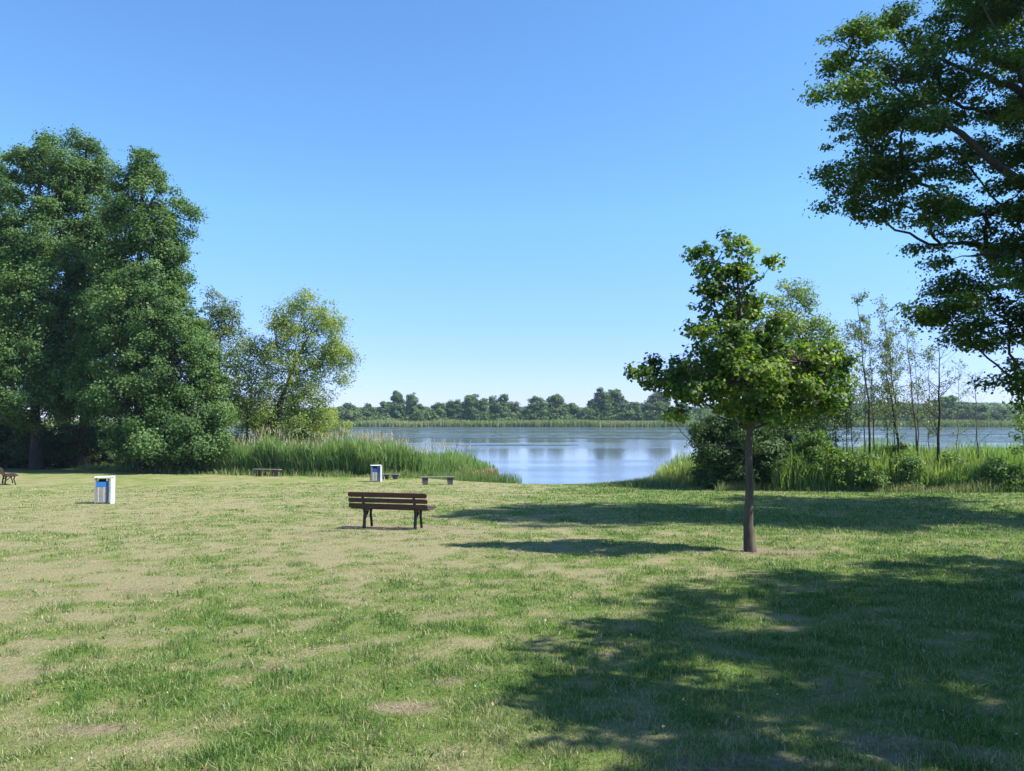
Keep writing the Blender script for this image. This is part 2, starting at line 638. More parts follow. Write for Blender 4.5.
NB = 1150000
th = rng.uniform(R(-62), R(62), NB)
dd = np.exp(rng.uniform(math.log(2.2), math.log(42), NB))
bx, by = dd * np.sin(th), dd * np.cos(th)
g, b = fields(bx, by)
clump = fbm(bx, by, .16, 91, 2)
keep = rng.random(NB) < (1 - .93 * b) * (.35 + .65 * sstep(.3, .6, clump + .35 * (g - .5)))
keep &= by < np.interp(bx, SHX, SHY) - .3
bx, by, dd, g, clump = bx[keep], by[keep], dd[keep], g[keep], clump[keep]
n = len(bx)
hh = (.018 + .030 * g + .035 * sstep(.5, .8, clump) * g) * rng.uniform(.5, 1.5, n) * (1 + .25 * sstep(8, 20, dd))
ww = np.maximum(.0042, .00075 * dd) * rng.uniform(.6, 1.4, n)
rn = np.clip(g * .68 + .20 + rng.normal(0, .29, n) - .5 * (rng.random(n) < .15), 0, 1)
blades('grass', bx, by, hh, ww, rn, M['blade'], lean=.75, label='short mown meadow grass, green and straw coloured')

# broad leaved weeds low in the turf
NW = 330
wx = rng.uniform(-4.5, 5.5, NW)
wy = rng.uniform(2.8, 10, NW)
wv = fbm(wx, wy, 1.2, 55)
s_ = wv > .45
wx, wy = wx[s_], wy[s_]
k = 11
X = np.repeat(wx, k) + rng.normal(0, .045, len(wx) * k)
Y = np.repeat(wy, k) + rng.normal(0, .045, len(wx) * k)
blades('weeds', X, Y, rng.uniform(.03, .075, len(X)), rng.uniform(.008, .018, len(X)), rng.uniform(.5, .95, len(X)), M['blade'], lean=1.1, seg=3, droop=.35,
       label='broad leaved weeds low in the near turf')
# taller tufts of ryegrass in the near turf
NT = 420
tx = rng.uniform(-5, 6, NT)
ty = 2.8 + 9 * rng.random(NT) ** 1.3
s_ = fbm(tx, ty, 1.5, 58) > .46
tx, ty = tx[s_], ty[s_]
k = 34
X = np.repeat(tx, k) + rng.normal(0, .045, len(tx) * k)
Y = np.repeat(ty, k) + rng.normal(0, .035, len(tx) * k)
blades('tufts_of_grass', X, Y, rng.uniform(.05, .12, len(X)), rng.uniform(.003, .006, len(X)), rng.uniform(.5, 1, len(X)), M['blade'], lean=.55, seg=3,
       label='taller dark green grass tufts scattered over the near turf')

n = 420
X = rng.uniform(-5, 6, n)
Y = 3 + 9 * rng.random(n) ** 1.4
Cc = np.stack([X, Y, ground_z(X, Y) + rng.uniform(.02, .05, n)], -1)
Vq, Fq = None, None
nn_ = rng.normal(size=(n, 3)) * .5 + [0, 0, 1]
nn_ /= np.linalg.norm(nn_, axis=1)[:, None]
tt_ = np.cross(nn_, rng.normal(size=(n, 3)))
tt_ /= np.linalg.norm(tt_, axis=1)[:, None]
bb2 = np.cross(nn_, tt_)
s0 = rng.uniform(.008, .02, n)[:, None]
Vq = np.stack([Cc - tt_ * s0, Cc + bb2 * s0 * .6 + nn_ * s0 * .3, Cc + tt_ * s0, Cc - bb2 * s0 * .6 + nn_ * s0 * .3], 1).reshape(-1, 3)
tag(mesh_np('fallen_leaves', Vq, np.arange(4 * n).reshape(n, 4), M['reed_dry'], attrs={'rnd': ('FACE', rng.random(n))}), 'few small brown fallen leaves lying in the near turf', 'plants', kind='stuff')
n = 60
X = rng.uniform(-4, 6, n)
Y = 3 + 6 * rng.random(n)
V_, F_ = [], []
for q in range(n):
    z0_ = gz(X[q], Y[q]) + rng.uniform(.035, .06)
    r0_ = rng.uniform(.004, .007)
    i0 = len(V_)
    for (a_, b_, c_) in ((1, 0, 0), (0, 1, 0), (-1, 0, 0), (0, -1, 0), (0, 0, .8), (0, 0, -.8)):
        V_.append((X[q] + a_ * r0_, Y[q] + b_ * r0_, z0_ + c_ * r0_))
    for k in range(4):
        F_.append((i0 + k, i0 + (k + 1) % 4, i0 + 4))
        F_.append((i0 + (k + 1) % 4, i0 + k, i0 + 5))
tag(mesh_np('clover_flowers', V_, F_, M['white']), 'tiny white clover flower heads in the near turf', 'plants', kind='stuff')

# uncut grass fringe where the lawn meets reeds and shrubs
n = 20000
X = rng.uniform(9, 34, n)
Y = 33.6 - .10 * (X - 9) + rng.random(n) * 2.6 - .5 + 1.2 * vnoise(X, 0 * X, 2.0, 12)
blades('uncut_grass', X, Y, rng.uniform(.12, .55, n) * (.3 + 1.1 * vnoise(X, Y, 1.0, 13)), rng.uniform(.012, .03, n), np.clip(rng.normal(.5, .22, n) + .4 * (vnoise(X, 0 * X, 1.6, 14) - .5), 0, 1), M['blade'], lean=.4,
       label='pale uncut grass fringe along the right bank')
n = 16000
X = rng.uniform(2.6, 10, n)
sh = np.interp(X, SHX, SHY)
Y = sh - .3 - np.abs(rng.normal(0, 1.2, n)) * sstep(2, 8, X) + rng.uniform(-.3, 1.2, n)
blades('sedge', X, Y, (.05 + .55 * sstep(2.4, 9, X)) * rng.uniform(.3, 1.25, n), rng.uniform(.012, .03, n), np.clip(rng.normal(.55, .2, n), 0, 1), M['blade'], lean=.5,
       label='green sedge on the low point of the near shore')
n = 12000
X = rng.uniform(-30, -5, n)
Y = np.interp(X, [-30, -22, -14, -5], [54.5, 51, 49.0, 46.0]) + rng.normal(0, .9, n)
blades('tall_bank_grass', X, Y, rng.uniform(.1, .5, n) * (.3 + 1.2 * vnoise(X, Y, 1.3, 15)), rng.uniform(.02, .04, n), np.clip(rng.normal(.6, .2, n), 0, 1), M['blade'], lean=.35,
       label='long grass edge in front of the left reeds')


# ------------------------------------------------------------------ reeds
def reed_bed(name, x, y, h, rnd, mat, wd, label, lean=.14, leaves=3, zmin=WATER):
    n = len(x)
    z = np.maximum(ground_z(x, y), zmin - .05)
    # stems plus leaning leaves from the stem
    X, Y, H, W, Rn, Z = [x], [y], [h], [wd * .55 * np.ones(n)], [rnd], [z]
    for k in range(leaves):
        f = rng.uniform(.15, .7, n)
        X.append(x + rng.normal(0, .03, n))
        Y.append(y + rng.normal(0, .03, n))
        H.append(h * rng.uniform(.3, .5, n))
        Z.append(z + h * f)
        W.append(wd * rng.uniform(.8, 1.3, n))
        Rn.append(np.clip(rnd + rng.normal(0, .1, n), 0, 1))
    X, Y, H, W, Rn, Z = map(np.concatenate, (X, Y, H, W, Rn, Z))
    return blades(name, X, Y, H, W, Rn, mat, lean=lean * 2.2, z0=Z, label=label, droop=.5)


n = 15000
X = rng.uniform(-26, -1.2, n)
yf = np.interp(X, [-26, -18, -14, -8, -5.5, -3.5, -1.2], [52, 49.2, 48.2, 47, 47.5, 51, 55.5])
Y = yf + rng.random(n) ** 1.4 * np.interp(X, [-26, -8, -4, -1.2], [9, 9, 8, 2.5])
kt = rng.random(n) < np.interp(X, [-5, -1.4], [1, .06])
X, Y = X[kt], Y[kt]
n = len(X)
hb = np.interp(X, [-26, -14, -9, -4, -1.2], [1.95, 2.15, 2.05, 1.45, .7]) * (.72 + .5 * vnoise(X, Y, 1.4, 31)) * rng.uniform(.8, 1.12, n)
reed_bed('reeds', X, Y, hb, np.clip(rng.normal(.42, .16, n) + .25 * (vnoise(X, Y, 3, 32) - .5), 0, 1), M['reed'], .045, 'tall green reeds on the left bank beside the lake')
n = 2600
X = rng.uniform(-24, -2.6, n)
Y = np.interp(X, [-26, -18, -14, -8, -5.5, -3.5, -1.2], [52, 49.2, 48.2, 47, 47.5, 51, 55.5]) + rng.uniform(.5, 8, n)
hp = np.interp(X, [-26, -14, -9, -4, -1.2], [2.1, 2.35, 2.3, 1.85, 1.35]) * (.72 + .5 * vnoise(X, Y, 1.4, 31)) * rng.uniform(.95, 1.2, n)
s_ = rng.random(n) < np.interp(X, [-24, -14, -8, -2.6], [.5, 1, .9, .15])
X, Y, hp = X[s_], Y[s_], hp[s_]
blades('reed_plumes', X, Y, rng.uniform(.25, .45, len(X)), rng.uniform(.03, .055, len(X)), rng.uniform(.3, 1, len(X)), M['plume'], lean=.3,
       z0=ground_z(X, Y).clip(WATER) + hp - .25, label='pale pinkish feathery plumes over the left reeds')
n = 1700
X = rng.uniform(-4.6, -1.0, n)
Y = np.interp(X, [-4.6, -1.0], [49.5, 53.5]) + rng.uniform(-.5, 1.6, n)
reed_bed('dry_reeds', X, Y, rng.uniform(.12, .5, n), rng.random(n), M['reed_dry'], .035, 'reddish brown dry reed stubble at the water edge')
n = 5000
X = rng.uniform(-4.6, .6, n)
Y = np.interp(X, [-4.6, .6], [45.2, 46.0]) + rng.uniform(-.6, 3.2, n) * np.interp(X, [-4.6, .6], [1, .35])
kt = rng.random(n) < np.interp(X, [-2.2, .6], [1, .05])
X, Y = X[kt], Y[kt]
n = len(X)
blades('water_sedge', X, Y, rng.uniform(.3, .85, n), rng.uniform(.015, .035, n), np.clip(rng.normal(.68, .12, n), 0, 1), M['blade'], lean=.25,
       z0=np.full(n, WATER - .03), label='low dark sedge standing in shallow water by the plank bench')
n = 26000
X = rng.uniform(11.5, 37, n)
Y = 34.1 - .07 * (X - 9) + rng.random(n) ** 1.2 * 9
hb = 2.1 * (.66 + .5 * vnoise(X, Y, 1.5, 41)) * (.72 + .28 * sstep(34.2, 36.5, Y + .07 * (X - 9))) * rng.uniform(.75, 1.12, n)
reed_bed('reeds', X, Y, hb, np.clip(rng.normal(.48, .17, n) + .3 * (vnoise(X, Y, 2.5, 42) - .5), 0, 1), M['reed'], .034, 'dense green reeds along the right bank')
n = 1300
X = rng.uniform(7.6, 12, n)
Y = 39.2 + rng.random(n) * 3.5
reed_bed('reeds', X, Y, rng.uniform(.9, 1.8, n) * np.interp(X, [7.6, 9, 12], [.6, 1, 1.1]), rng.uniform(.5, 1, n), M['reed'], .034, 'sparse pale reeds at the water edge left of the dark bush')
n = 60000
X = rng.uniform(-190, 330, n)
Y = 332 + rng.random(n) * 12 - 8 * vnoise(X, 0 * X, 60, 9) + 1.5
blades('far_reeds', X, Y, rng.uniform(2.2, 3.5, n) * (.78 + .3 * vnoise(X, 0 * X, 14, 44)), rng.uniform(.2, .4, n), np.clip(rng.normal(.45, .2, n) + .5 * (vnoise(X, Y, 25, 46) - .5), 0, 1),
       M['reed_far'], lean=.12, z0=np.full(n, WATER), label='pale green reed belt along the far shore of the lake')


# ------------------------------------------------------------------ lily pads
def pads():
    cx, cyy, rr = [], [], []
    n = 150000
    x = rng.uniform(-170, 260, n)
    y = 84 + 246 * rng.random(n) ** 1.0
    m = .55 * fbm(x * .22, y, 11, 63, 3) + .45 * fbm(x * .4, y, 34, 64, 2) + .07 * sstep(95, 170, y) - .13 * (1 - sstep(80, 115, y))
    s = m > .560
    x, y = x[s], y[s]
    n = len(x)
    r = rng.uniform(.2, .9, n)
    ang = np.arange(6) * math.pi / 3
    V = np.zeros((n, 6, 3))
    V[:, :, 0] = x[:, None] + r[:, None] * 1.5 * np.cos(ang)
    V[:, :, 1] = y[:, None] + r[:, None] * np.sin(ang)
    V[:, :, 2] = WATER + .02 + rng.uniform(0, .012, n)[:, None]
    Fq = np.arange(n * 6).reshape(n, 6)
    tag(mesh_np('lily_pads', V.reshape(-1, 3), Fq, M['pad'], attrs={'rnd': ('FACE', rng.random(n))}), 'dark floating lily pads in long drifts on the lake', 'plants', kind='stuff')


M['pad'] = leaf_mat('floating pads', (.03, .055, .035), (.06, .085, .055), (.11, .13, .08), .05, .35, .5, .3, .2)
pads()


# ------------------------------------------------------------------ trees
def leaf_quads(C, S, Nn, r_, wr=.33, fold=.12):
    n = len(C)
    Nn = Nn / (np.linalg.norm(Nn, axis=1)[:, None] + 1e-9)
    q = r_.normal(size=(n, 3))
    T = np.cross(Nn, q)
    T /= np.linalg.norm(T, axis=1)[:, None] + 1e-9
    B = np.cross(Nn, T)
    s = S[:, None]
    V = np.stack([C - T * s * .5, C - T * s * .06 + B * s * wr + Nn * s * fold, C + T * s * .5, C - T * s * .06 - B * s * wr + Nn * s * fold], 1).reshape(-1, 3)
    return V, np.arange(n * 4).reshape(n, 4)


def tree(name, base, blobs, leafmat, bark, label, cat='tree', group=None, trunk_r=.25, trunk_top=None, clump_r=.8, clump_d=1.0, per=70, leaf=.2,
         wr=.33, squash=.6, lean=None, seed=0, limb_r=.4, twigs=True, shell=.5, limbs=True, flat=.5, trunks=None, droop=0.0, part='crown', reach=1.08, boughs=None, stray=.22):
    """blobs: (centre xyz world, radii xyz).  A trunk, a limb into each blob, twigs to the leaf clumps, clumps of single leaves."""
    r_ = np.random.default_rng(1000 + seed)
    base = np.asarray(base, float)
    root = empty(name, base)
    tag(root, label, cat, group)
    tb = Tubes()
    top = np.asarray(trunk_top if trunk_top is not None else base + np.array([0, 0, 5.]), float)
    pl = curve_pts(base - [0, 0, .15], top, 9, lean if lean is not None else (r_.normal(0, .015), r_.normal(0, .015), 0), 0, .006, r_)
    tt = np.linspace(0, 1, 9)
    rad = trunk_r * (1 - .78 * tt) * (1 + .5 * np.exp(-tt * 18))
    tb.add(pl - base, rad, 10)
    for bp, br in (boughs or []):
        bp = np.array(bp)
        k0 = np.linspace(0, 1, len(bp))
        k1 = np.linspace(0, 1, 22)
        q = np.stack([np.interp(k1, k0, bp[:, c_]) for c_ in range(3)], -1)
        for _ in range(3):
            q[1:-1] = (q[:-2] + q[1:-1] * 2 + q[2:]) / 4
        q[1:-1] += r_.normal(0, .03, (20, 3))
        tb.add(q - base, br * (1 - .93 * k1), 8)
    for tr_ in (trunks or []):
        q = curve_pts(np.asarray(tr_[0]) - [0, 0, .15], tr_[1], 8, (r_.normal(0, .04), r_.normal(0, .04), 0), 0, .01, r_)
        tb.add(q - base, tr_[2] * (1 - .8 * np.linspace(0, 1, 8)), 8)
    CC, SS, NN, RR = [], [], [], []
    # limbs: every bough grows from the cheapest point of the trunk or of a bough nearer to it
    order = sorted(range(len(blobs)), key=lambda q_: np.linalg.norm((np.asarray(blobs[q_][0]) - base)[:2]) + .35 * abs(blobs[q_][0][2] - base[2]))
    nodes = []          # pos, path length, parent node, radius weight, trunk parameter
    for q_, t_ in enumerate(np.linspace(.24, .97, 12)):
        nodes.append([np.array([np.interp(t_, tt, pl[:, k_]) for k_ in range(3)]), t_ * .3, -1, 0., t_])
    where = {}
    if limbs:
        for q_ in order:
            c = np.asarray(blobs[q_][0], float)
            best, bi = 1e9, 0
            for ni, nd in enumerate(nodes):
                v_ = c - nd[0]
                L_ = np.linalg.norm(v_)
                cost = L_ * (1 + (.7 if v_[2] < .25 * L_ else 0)) + .55 * nd[1]
                if cost < best:
                    best, bi = cost, ni
            nodes.append([c, nodes[bi][1] + np.linalg.norm(c - nodes[bi][0]), bi, (float(np.mean(blobs[q_][1])) * .022 * limb_r / .4) ** 2.3, 0])
            where[q_] = len(nodes) - 1
        for ni in range(len(nodes) - 1, 11, -1):
            pi_ = nodes[ni][2]
            if pi_ > 11:
                nodes[pi_][3] += nodes[ni][3]
        for ni in range(12, len(nodes)):
            nd = nodes[ni]
            pa = nodes[nd[2]]
            L_ = np.linalg.norm(nd[0] - pa[0])
            r1 = nd[3] ** (1 / 2.3)
            r0 = min(r1 * 1.25 + .01, np.interp(pa[4], tt, rad) * .8 if nd[2] < 12 else max(pa[3] ** (1 / 2.3), r1))
            bend = r_.normal(0, .07, 3)
            bend[2] = -.10 if nd[0][2] > pa[0][2] + .3 * L_ else .08
            q = curve_pts(pa[0], nd[0], 8, bend, 0, .022, r_)
            tb.add(q - base, np.linspace(r0, r1 * .85, 8), 7)
    for (c, rr) in blobs:
        c = np.asarray(c, float)
        rr = np.asarray(rr, float)
        nc = max(3, int(clump_d * 1.6 * (rr[0] * rr[1] + rr[0] * rr[2] + rr[1] * rr[2]) / clump_r ** 2 * .8))
        d = r_.normal(size=(nc, 3))
        d /= np.linalg.norm(d, axis=1)[:, None]
        f = shell + (reach - shell) * r_.random(nc) ** .6
        off = d * f[:, None]
        cc = c + off * rr
        cc[:, 2] -= droop * r_.random(nc) * rr[2]
        cc[:, 2] = np.maximum(cc[:, 2], base[2] + .25)
        if twigs:
            for k_ in range(nc):
                a_ = c + (cc[k_] - c) * .05
                q = curve_pts(a_, cc[k_], 4, (0, 0, .06), 0, .03, r_)
                t0 = .006 + .009 * np.linalg.norm(cc[k_] - c)
                tb.add(q - base, t0 * np.array([1, .75, .5, .2]), 4)
        cr = clump_r * r_.uniform(.45, 1.35, nc)
        m = np.maximum(3, (per * (cr / clump_r) ** 2 * r_.uniform(.7, 1.3, nc)).astype(int))
        idx = np.repeat(np.arange(nc), m)
        g3 = r_.normal(size=(len(idx), 3))
        g3 *= ((1.0 - .45 * stray + stray * np.abs(r_.normal(size=len(idx)))) * r_.random(len(idx)) ** .42 / (np.linalg.norm(g3, axis=1) + 1e-9))[:, None]
        g3 *= cr[idx][:, None]
        g3[:, 2] *= squash
        p = cc[idx] + g3
        nn = off[idx] * .5 + g3 / cr[idx][:, None] * .5 + r_.normal(size=(len(idx), 3)) * .55
        nn[:, 2] += flat
        CC.append(p)
        NN.append(nn)
        SS.append(leaf * r_.uniform(.6, 1.25, len(idx)))
        RR.append(np.clip(.5 + r_.normal(0, .16, len(idx)) + (r_.normal(0, .12, nc))[idx], 0, 1))
    tb.build('trunk', bark, root)
    C = np.concatenate(CC)
    V, Fq = leaf_quads(C - base, np.concatenate(SS), np.concatenate(NN), r_, wr)
    mesh_np(part, V, Fq, leafmat, root, attrs={'rnd': ('FACE', np.concatenate(RR))})
    return root


def PB(Y, *lst):
    """blobs measured in the picture: (px, py, rx px, ry px, depth offset m, depth radius m or None)"""
    o = []
    for b_ in lst:
        px, py, rx, ry = b_[:4]
        dy = b_[4] if len(b_) > 4 else 0
        s = (Y + dy) / F
        rd = b_[5] if len(b_) > 5 else rx * s
        o.append((P(px, py, Y + dy), (rx * s, rd, ry * s)))
    return o


def G(px, Y):
    x = (px - 512) / F * Y
    return np.array([x, Y, gz(x, Y)])


# the young tree on the lawn
d0 = 13.0
b0 = G(749, d0)
tree('young_tree', b0, PB(d0, (716, 262, 21, 20), (742, 260, 14, 16, .1), (712, 298, 19, 22, .1), (738, 302, 24, 30), (726, 345, 30, 26, -.3), (750, 335, 25, 30, .3), (700, 372, 34, 22, 0),
     (668, 380, 22, 14, .1, .35), (648, 376, 12, 10, 0, .3), (694, 392, 20, 10, -.4), (672, 418, 11, 9, -.2), (738, 380, 36, 28, -.5, .6), (777, 384, 29, 22, -.2, .6), (748, 372, 42, 34, .6, .6),
     (800, 362, 30, 26, .1), (828, 372, 22, 22, 0), (815, 400, 20, 12, -.2), (840, 395, 11, 18, 0), (733, 240, 9, 8), (772, 264, 7, 10), (697, 252, 9, 8), (641, 371, 8, 6, 0, .2), (658, 362, 8, 6, .2, .2), (846, 362, 8, 8), (700, 330, 10, 10), (776, 312, 10, 12), (790, 408, 26, 12, .2), (728, 408, 16, 10, .3), (765, 410, 22, 9, -.5)),
     M['linden'], M['bark'], 'young broadleaf tree with straight bare trunk standing alone on the lawn', trunk_r=.082, trunk_top=P(736, 262, d0), clump_r=.165, clump_d=1.15, per=52,
     leaf=.078, wr=.42, seed=1, limb_r=.4, squash=.7, flat=.45, reach=1.2)

# the large tree reaching in from the right
dA = 19.0
bA = G(1135, dA)
tree('large_tree', bA, PB(dA, (850, 50, 34, 22), (892, 30, 34, 22, .8), (850, 88, 34, 20, -1), (900, 80, 40, 26), (860, 130, 36, 20, .5), (905, 125, 40, 26, -1), (838, 185, 28, 22), (870, 205, 32, 18, .8),
     (905, 170, 40, 24, .3), (925, 205, 30, 20, -.8), (940, 245, 26, 18), (960, 30, 40, 26, 1.2), (950, 100, 40, 30, .5), (1000, 60, 34, 24, -1.5), (965, 160, 40, 24, 1), (985, 215, 44, 28, 0), (1012, 150, 22, 16, 1.5),
     (945, 310, 34, 17, -1.5), (985, 290, 40, 24, -1), (1020, 255, 36, 28, .5), (965, 335, 26, 14, -1), (1010, 325, 34, 20, -1.2), (1015, 378, 22, 18, -1.5), (1045, 390, 24, 20, -1), (1050, 330, 30, 30, -1),
     (1066, 190, 38, 40, 2), (1090, 80, 50, 50, 0, 3.5), (1090, 270, 60, 50, 3, 2.5), (1110, 0, 90, 80, 1, 4), (1000, -20, 60, 40, 1, 2), (1060, -80, 90, 60, 0, 4), (1150, 130, 80, 80, -1, 3), (1180, 280, 90, 60, 0, 4),
     (1140, 200, 60, 60, 6, 3), (1120, 110, 50, 50, 6.5, 3), (1100, 250, 70, 40, -2, 2), (1220, 100, 110, 110, 2, 4.5), (1160, -120, 110, 70, 0, 4), (1085, 310, 40, 30, 8, 2.5), (1015, 110, 18, 12, 0), (1020, 190, 26, 18, -1), (985, 250, 26, 12, .5), (1022, 215, 20, 16, 1), (880, 165, 26, 18, 0), (925, 60, 30, 22, 0)),
     M['robinia'], M['bark_dark'], 'large dark spreading tree reaching in from the right edge above the lawn', trunk_r=.42, trunk_top=P(1120, -60, dA), clump_r=.37, clump_d=1.0, per=190, leaf=.105, wr=.30, stray=.4,
     seed=2, limb_r=.55, boughs=[([P(1128, 300, dA), P(1080, 225, dA - .3), P(1020, 182, dA - .5), P(968, 138, dA - .6), P(915, 102, dA - .6), P(862, 62, dA - .5)], .17), ([P(1125, 200, dA), P(1060, 120, dA - .3), P(1005, 82, dA - .4), P(955, 66, dA - .4), P(905, 40, dA)], .15), ([P(1122, 250, dA), P(1050, 130, dA - .8), P(1012, 60, dA - .8), P(975, -10, dA - .8)], .13), ([P(1128, 330, dA), P(1060, 262, dA - .6), P(1000, 252, dA - .8), P(955, 258, dA - .8)], .12)], squash=.45, flat=.8, shell=.25)

# the tree beside the camera, its shade covers the near right lawn
dB = 7.2
bB = np.array([9.4, 6.2, gz(9.4, 6.2)])


def shade(px, py, h, rx, ry, rz=.7):
    """a leafy bough at height h whose shadow falls round the ground point seen at px, py"""
    y = 6.0
    for _ in range(30):
        v = P(px, py, y)
        k_ = (gz(v[0], y) - EYE) / (v[2] - EYE)
        y = y * (.5 + .5 * k_)
    v = P(px, py, y)
    t_ = h / math.tan(SUN_EL)
    return ((v[0] + SUN_H.x * t_, v[1] + SUN_H.y * t_, v[2] + h), (rx, ry, rz))


BL = [shade(655, 655, 5.6, .35, .5), shade(610, 695, 5.6, .2, .3, .5), shade(635, 630, 6.0, .2, .3, .4), shade(700, 700, 5.8, .6, .5), shade(720, 650, 6.0, .4, .3), shade(660, 632, 6.2, .25, .2, .4), shade(850, 650, 6.4, .7, .6),
      shade(860, 588, 6.8, .7, .3), shade(700, 745, 5.4, .6, .5), shade(800, 730, 6.2, .9, .7), shade(930, 622, 6.6, 1.5, .9), shade(930, 660, 6.8, 1.2, 1.0), shade(900, 720, 6.6, 1.0, .8), shade(1010, 612, 6.5, 1.3, .9), shade(1030, 640, 6.5, 1.4, 1.2),
      shade(1000, 740, 6.5, 1.0, .9), shade(1010, 592, 7.2, 1.4, .6), shade(700, 771, 5.2, .3, .25), shade(760, 800, 5.6, .8, .5), shade(900, 820, 6, 1.1, .6), shade(590, 705, 5.9, .12, .2, .3), shade(880, 592, 7.0, .6, .35, .5)]
BL += [((10.9, 6, 7.4), (3.0, 3.2, 1.8)), ((12.0, 5, 8.8), (3, 3.2, 1.8)), ((12.2, 7.5, 6.4), (2.5, 3, 2)), ((10.4, 2, 6.6), (2.4, 2.2, 1.6)), ((11, 3, 5.4), (2, 2, 1.5)), ((12.5, 9.5, 5.4), (2.4, 2, 1.6))]
tree('shade_tree', bB, BL, M['robinia'], M['bark_dark'], 'broad tree just outside the picture that shades the near right lawn', trunk_r=.33, trunk_top=bB + [0, 0, 7.6], clump_r=.42, clump_d=.8, per=105,
     leaf=.15, wr=.34, seed=3, limb_r=.4, squash=.5, flat=.8, shell=.2)

# left bank: the tall alders
def alder(px, Y, ptop, blobs, label, seed, **kw):
    a = dict(trunk_r=.34, clump_r=.60, clump_d=1.1, per=270, leaf=.165, wr=.40, squash=.8, flat=.45, reach=1.2, stray=.5, group='tall alders on the left bank', shell=.45)
    a.update(kw)
    tree('alder_tree', G(px, Y), PB(Y, *blobs), M['alder'], M['bark_dark'], label, trunk_top=P(px + 2, ptop, Y), seed=seed, **a)


alder(-22, 54, 160, ((-15, 185, 26, 36), (-30, 235, 42, 42), (-10, 290, 36, 40), (-40, 330, 50, 50), (-5, 360, 40, 36), (-45, 400, 50, 30), (8, 250, 18, 20), (-90, 260, 40, 60)),
      'tall alder cut off by the left edge of the picture', 11)
alder(38, 53, 150, ((20, 152, 12, 12), (48, 146, 11, 11), (24, 170, 17, 18), (52, 168, 19, 18), (38, 195, 28, 28, 0), (28, 240, 24, 28), (52, 245, 26, 32), (34, 300, 34, 36, -1), (20, 350, 30, 32, -2), (55, 345, 34, 36, -1), (35, 400, 36, 24, -1.5), (72, 395, 26, 26)),
      'tall forked alder left of the tallest one', 12)
alder(84, 55, 142, ((85, 148, 12, 13), (97, 168, 14, 18), (112, 212, 14, 16), (112, 236, 18, 16), (112, 275, 20, 24), (68, 168, 12, 14), (78, 180, 22, 24), (90, 215, 20, 26), (84, 262, 30, 34), (85, 320, 38, 36, -1), (80, 385, 40, 32, -1.5)),
      'tallest slim alder between the forked one and the broad one', 13)
alder(143, 51, 158, ((143, 160, 10, 10), (150, 172, 17, 17), (124, 184, 14, 15), (116, 262, 22, 24), (112, 320, 26, 28, -1), (186, 215, 8, 6), (184, 290, 12, 12), (105, 380, 28, 30, -1), (150, 205, 28, 24), (128, 232, 20, 20), (168, 235, 24, 18), (150, 270, 36, 30), (178, 262, 17, 12), (122, 300, 28, 26, -1), (160, 312, 40, 28, -1), (188, 335, 14, 18),
      (130, 352, 36, 30, -2), (175, 365, 38, 34, -1.5), (205, 375, 20, 28), (140, 405, 40, 30, -2), (185, 415, 38, 28, -1), (212, 420, 18, 24), (150, 440, 34, 18, -2), (195, 445, 28, 14, -1.5)),
      'broad alder with tiered boughs down to the ground behind the near bin', 14)

# willows left
tree('willow_tree', G(214, 56), PB(56, (212, 300, 12, 16), (222, 322, 16, 20), (205, 345, 20, 26), (230, 312, 11, 14), (234, 350, 11, 28), (225, 385, 20, 30), (205, 410, 24, 26, -1), (234, 410, 14, 24), (220, 440, 26, 20, -1.5)),
     M['willow_blue'], M['bark'], 'pale feathery willow tucked against the broad alder', group='willows on the left bank', trunk_r=.2, trunk_top=P(218, 320, 56), clump_r=.6, clump_d=1.1, per=120, leaf=.2, wr=.22, seed=21, squash=.9, flat=.2, shell=.3)
dW = 54
tree('willow_tree', G(254, dW), PB(dW, (304, 304, 16, 13), (284, 318, 17, 15), (324, 318, 18, 16), (306, 330, 22, 18), (334, 340, 16, 20), (340, 366, 14, 17), (318, 360, 22, 20), (276, 345, 19, 20), (292, 368, 22, 20), (262, 362, 11, 18),
     (250, 350, 10, 20), (248, 385, 12, 22), (255, 415, 18, 20), (340, 352, 14, 14), (262, 390, 15, 20), (282, 400, 22, 18), (305, 395, 18, 16), (310, 420, 22, 15), (272, 425, 24, 17), (320, 402, 12, 10), (296, 438, 26, 10)),
     M['willow'], M['bark_dark'], 'leaning willow with yellow green open crown above the left reeds', group='willows on the left bank', trunk_r=.22, trunk_top=P(312, 330, dW), lean=(-.02, 0, 0), clump_r=.5, clump_d=1.35,
     per=75, leaf=.18, wr=.22, seed=22, stray=.6, reach=1.25, squash=.9, flat=.2, shell=.25, limb_r=.5, trunks=[(G(262, dW), P(300, 330, dW), .15), (G(250, dW), P(262, 360, dW), .10)])
tree('willow_bush', G(330, 56), PB(56, (322, 418, 15, 14), (336, 428, 11, 10), (318, 436, 18, 12)), M['willow'], M['bark'], 'small pinkish yellow willow bush rising from the reeds under the leaning willow', 'shrub',
     trunk_r=.06, trunk_top=P(328, 418, 56), clump_r=.45, per=90, leaf=.15, wr=.25, seed=23, clump_d=1.2)

